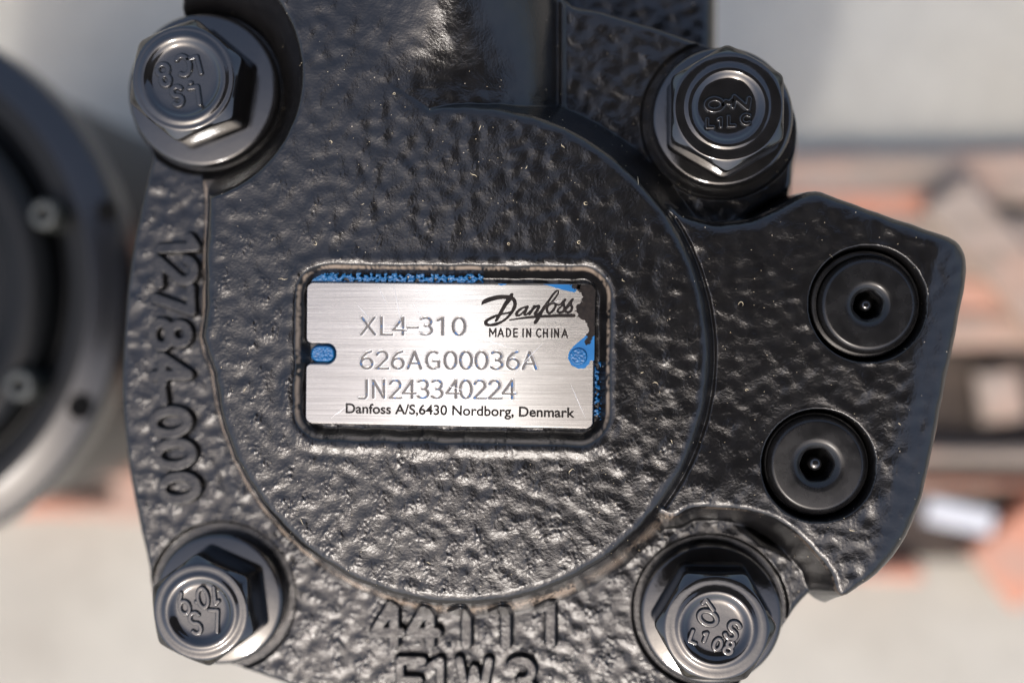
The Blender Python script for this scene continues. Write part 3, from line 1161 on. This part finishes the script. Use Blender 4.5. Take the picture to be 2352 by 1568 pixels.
scr = []
for (u0, v0, u1, v1) in ((905, 655, 925, 760), (950, 700, 995, 770), (880, 745, 1010, 775), (1000, 880, 1090, 905), (1090, 770, 1180, 800),
                         (1310, 880, 1345, 960), (1180, 860, 1245, 790), (760, 960, 800, 930), (820, 700, 850, 735), (1250, 700, 1290, 690),
                         (960, 830, 1110, 880), (870, 660, 890, 700)):
    a0, a1 = np.array(P(u0, v0, ZP)), np.array(P(u1, v1, ZP))
    md = (a0 + a1) / 2 + rng.normal(0, .15, 2)
    scr.append([(1 - t) ** 2 * a0 + 2 * t * (1 - t) * md + t * t * a1 for t in np.linspace(0, 1, 8)])
so_ = ribbons('scratches', scr, .03, lambda x, y: zb - .012, M['scratch'], plate)
so_['kind'] = 'stuff'
lint = []
for (u, v) in ((1465, 402), (1960 / 1.47, 555), (1430, 640), (1480, 855), (1500, 880), (1080, 397), (1290, 330), (1210, 380), (905, 217), (1320, 1080),
               (1170, 560), (830, 470), (720, 560), (1540, 1010), (1700, 700), (1600, 420), (1100, 300), (640, 640), (1350, 470), (760, 330),
               (1720, 900), (2080, 980), (1960, 1220), (690, 1190), (980, 1290), (560, 900)):
    x_, y_ = P(u, v, 0)
    ln_, a_0 = rng.uniform(.5, 1.7), rng.uniform(0, 6.3)
    pt_ = [np.array([x_, y_])]
    cv = rng.normal(0, 1.0)
    for k in range(9):
        a_0 += cv * .3 + rng.normal(0, .35)
        pt_.append(pt_[-1] + ln_ / 9 * np.array([math.cos(a_0), math.sin(a_0)]))
    lint.append(pt_)
for k in range(420):
    u, v = rng.uniform(480, 2150), rng.uniform(60, 1350)
    x_, y_ = P(u, v, 0)
    a_0 = rng.uniform(0, 6.3)
    d_ = rng.uniform(.03, .09)
    lint.append([np.array([x_ + d_ * j * math.cos(a_0), y_ + d_ * j * math.sin(a_0)]) for j in (-1, 0, 1)])
lint = [l_ for l_ in lint if not (abs(l_[0][0] - rc[0]) < 27 and abs(l_[0][1] - rc[1]) < 15)]
du = ribbons('dust', lint, .05, lambda x, y: float(Hs(x, y)) + .02, M['lint'], None)
du['kind'] = 'stuff'
du['label'] = 'pale dust specks and lint fibres scattered over the black paint'

# ------------------------------------------------------------------ second motor, out of focus on the left
z2 = -72.0
m2c = P(-342, 660, z2)
m2 = thing('hydraulic_motor', 'blurred black round motor flange with bolt holes at the left, beside the silver nameplate motor', 'motor',
           (m2c[0], m2c[1], PZ))
k2 = pxs(z2)
prof = [(600 * k2, PZ + .3), (625 * k2, z2 - 16), (650 * k2, z2 - 12), (640 * k2, z2 - 3.6), (600 * k2, z2 - 0.3), (588 * k2, z2), (545 * k2, z2), (538 * k2, z2 - 5), (505 * k2, z2 - 5.5),
        (498 * k2, z2 + 1.5), (470 * k2, z2 + 3.5), (420 * k2, z2 + 3.5), (405 * k2, z2 - 8), (330 * k2, z2 - 14), (1, z2 - 14)]
fl = lathe('flange', rounded(prof, .9), m2c[0], m2c[1], M['motor2'], m2, seg=128)
lathe('flange_rim', rounded([(640 * k2, z2 - 13), (668 * k2, z2 - 12), (668 * k2, z2 - 4), (662 * k2, z2 - 2.8), (592 * k2, z2 + .02), (586 * k2, z2 - .4)], .5), m2c[0], m2c[1],
      M['rim2'], m2, seg=128, cap=False)
for (u, v, r) in ((245, 482, 21), (182, 935, 25)):
    x, y = P(u, v, z2)
    lathe('bolt_hole', [(r * k2 * 1.2, z2 - .6), (r * k2 * 1.15, z2 + .12), (r * k2, z2 + .1), (r * k2 * .95, z2 + .06)], x, y, M['hole'], fl, seg=32)
for o in bpy.data.objects:
    if o.name.startswith('bolt_hole'):
        o.data.materials[0] = M['hole']
q = NT('oily_steel')
q.set(Base_Color=(0.03, 0.033, 0.031, 1), Roughness=0.4, Metallic=0.3)
M['steel'] = q.m
for (u, v, r) in ((98, 492, 36), (42, 885, 38)):
    zz = z2 + 6
    x, y = P(u, v, zz)
    lathe('socket_screw', rounded([(r * k2, z2 - 5), (r * k2, zz - .8), (r * k2 * .85, zz), (r * k2 * .45, zz), (r * k2 * .42, zz - 3), (0.3, zz - 3)], .3),
          x, y, M['steel'], m2, seg=40)

# ------------------------------------------------------------------ pallet boards
GR, RD, DK = M['wood_grey'], M['wood_red'], M['gap_shade']
brd(-700, 380, 3300, 455, PZ - 6, 12, GR)
brd(-700, 462, 2135, 500, PZ - 4, 15, RD, label='board with faded salmon paint')
brd(-700, 520, 3300, 640, PZ - 2, 16, GR)
brd(-700, 648, 3300, 712, PZ - 1, 16, RD)
brd(-700, 722, 3300, 800, PZ, 17, GR)
brd(1500, 800, 3300, 1015, PZ - 15, 4, DK)  # dark sheet put in as the shade of the gap
brd(-700, 1010, 3300, 1072, PZ, 17, GR)
brd(-700, 1080, 3300, 1132, PZ - 1.5, 16, RD)
brd(-700, 1140, 330, 1190, PZ - 4, 15, RD)
brd(255, 1030, 350, 1195, PZ - 3, 15, RD)
brd(1400, 1140, 3300, 1300, PZ - 15, 4, DK)  # shade of the lower gap, painted as a dark sheet
brd(1400, 1292, 2120, 1334, PZ - 4, 15, RD)
xa2, ya2 = P(2440, 1185, PZ - 12)
box('board', xa2, ya2, PZ - 8, 66, 25, 12, math.radians(38), RD, pal, label='loose board lying slantwise')
xa2, ya2 = P(2290, 600, PZ - 2)
box('board', xa2, ya2, PZ + 3, 58, 17, 8, math.radians(-50), GR, pal, label='splintered board lying slantwise')
x, y = P(2290, 905, PZ - 10)
box('block', x, y, PZ - 8, 14, 17, 8, .15, GR, pal, label='grey block seen down in the gap between the boards')
x, y = P(2205, 1186, PZ + 2)
wp = box('plastic_offcut', x, y, PZ + 1, 22, 8, 3, math.radians(-12), M['white'], None, bev=.6, wob=.1)
wp['label'] = 'small white plastic offcut in the gap of the pallet at lower right'
wp['category'] = 'offcut'

# ------------------------------------------------------------------ added oversized stand-in for an unseen phone and hands; darkens the paint's reflections
blk = box('reflection_blocker', 82, 25, D + 16, 246, 175, 8, 0, M['blocker'], None, bev=1.5, wob=0)
blk['label'] = 'unseen dark slab added above the motor to darken reflections, standing in for a phone and hands'
blk['category'] = 'reflection_blocker'
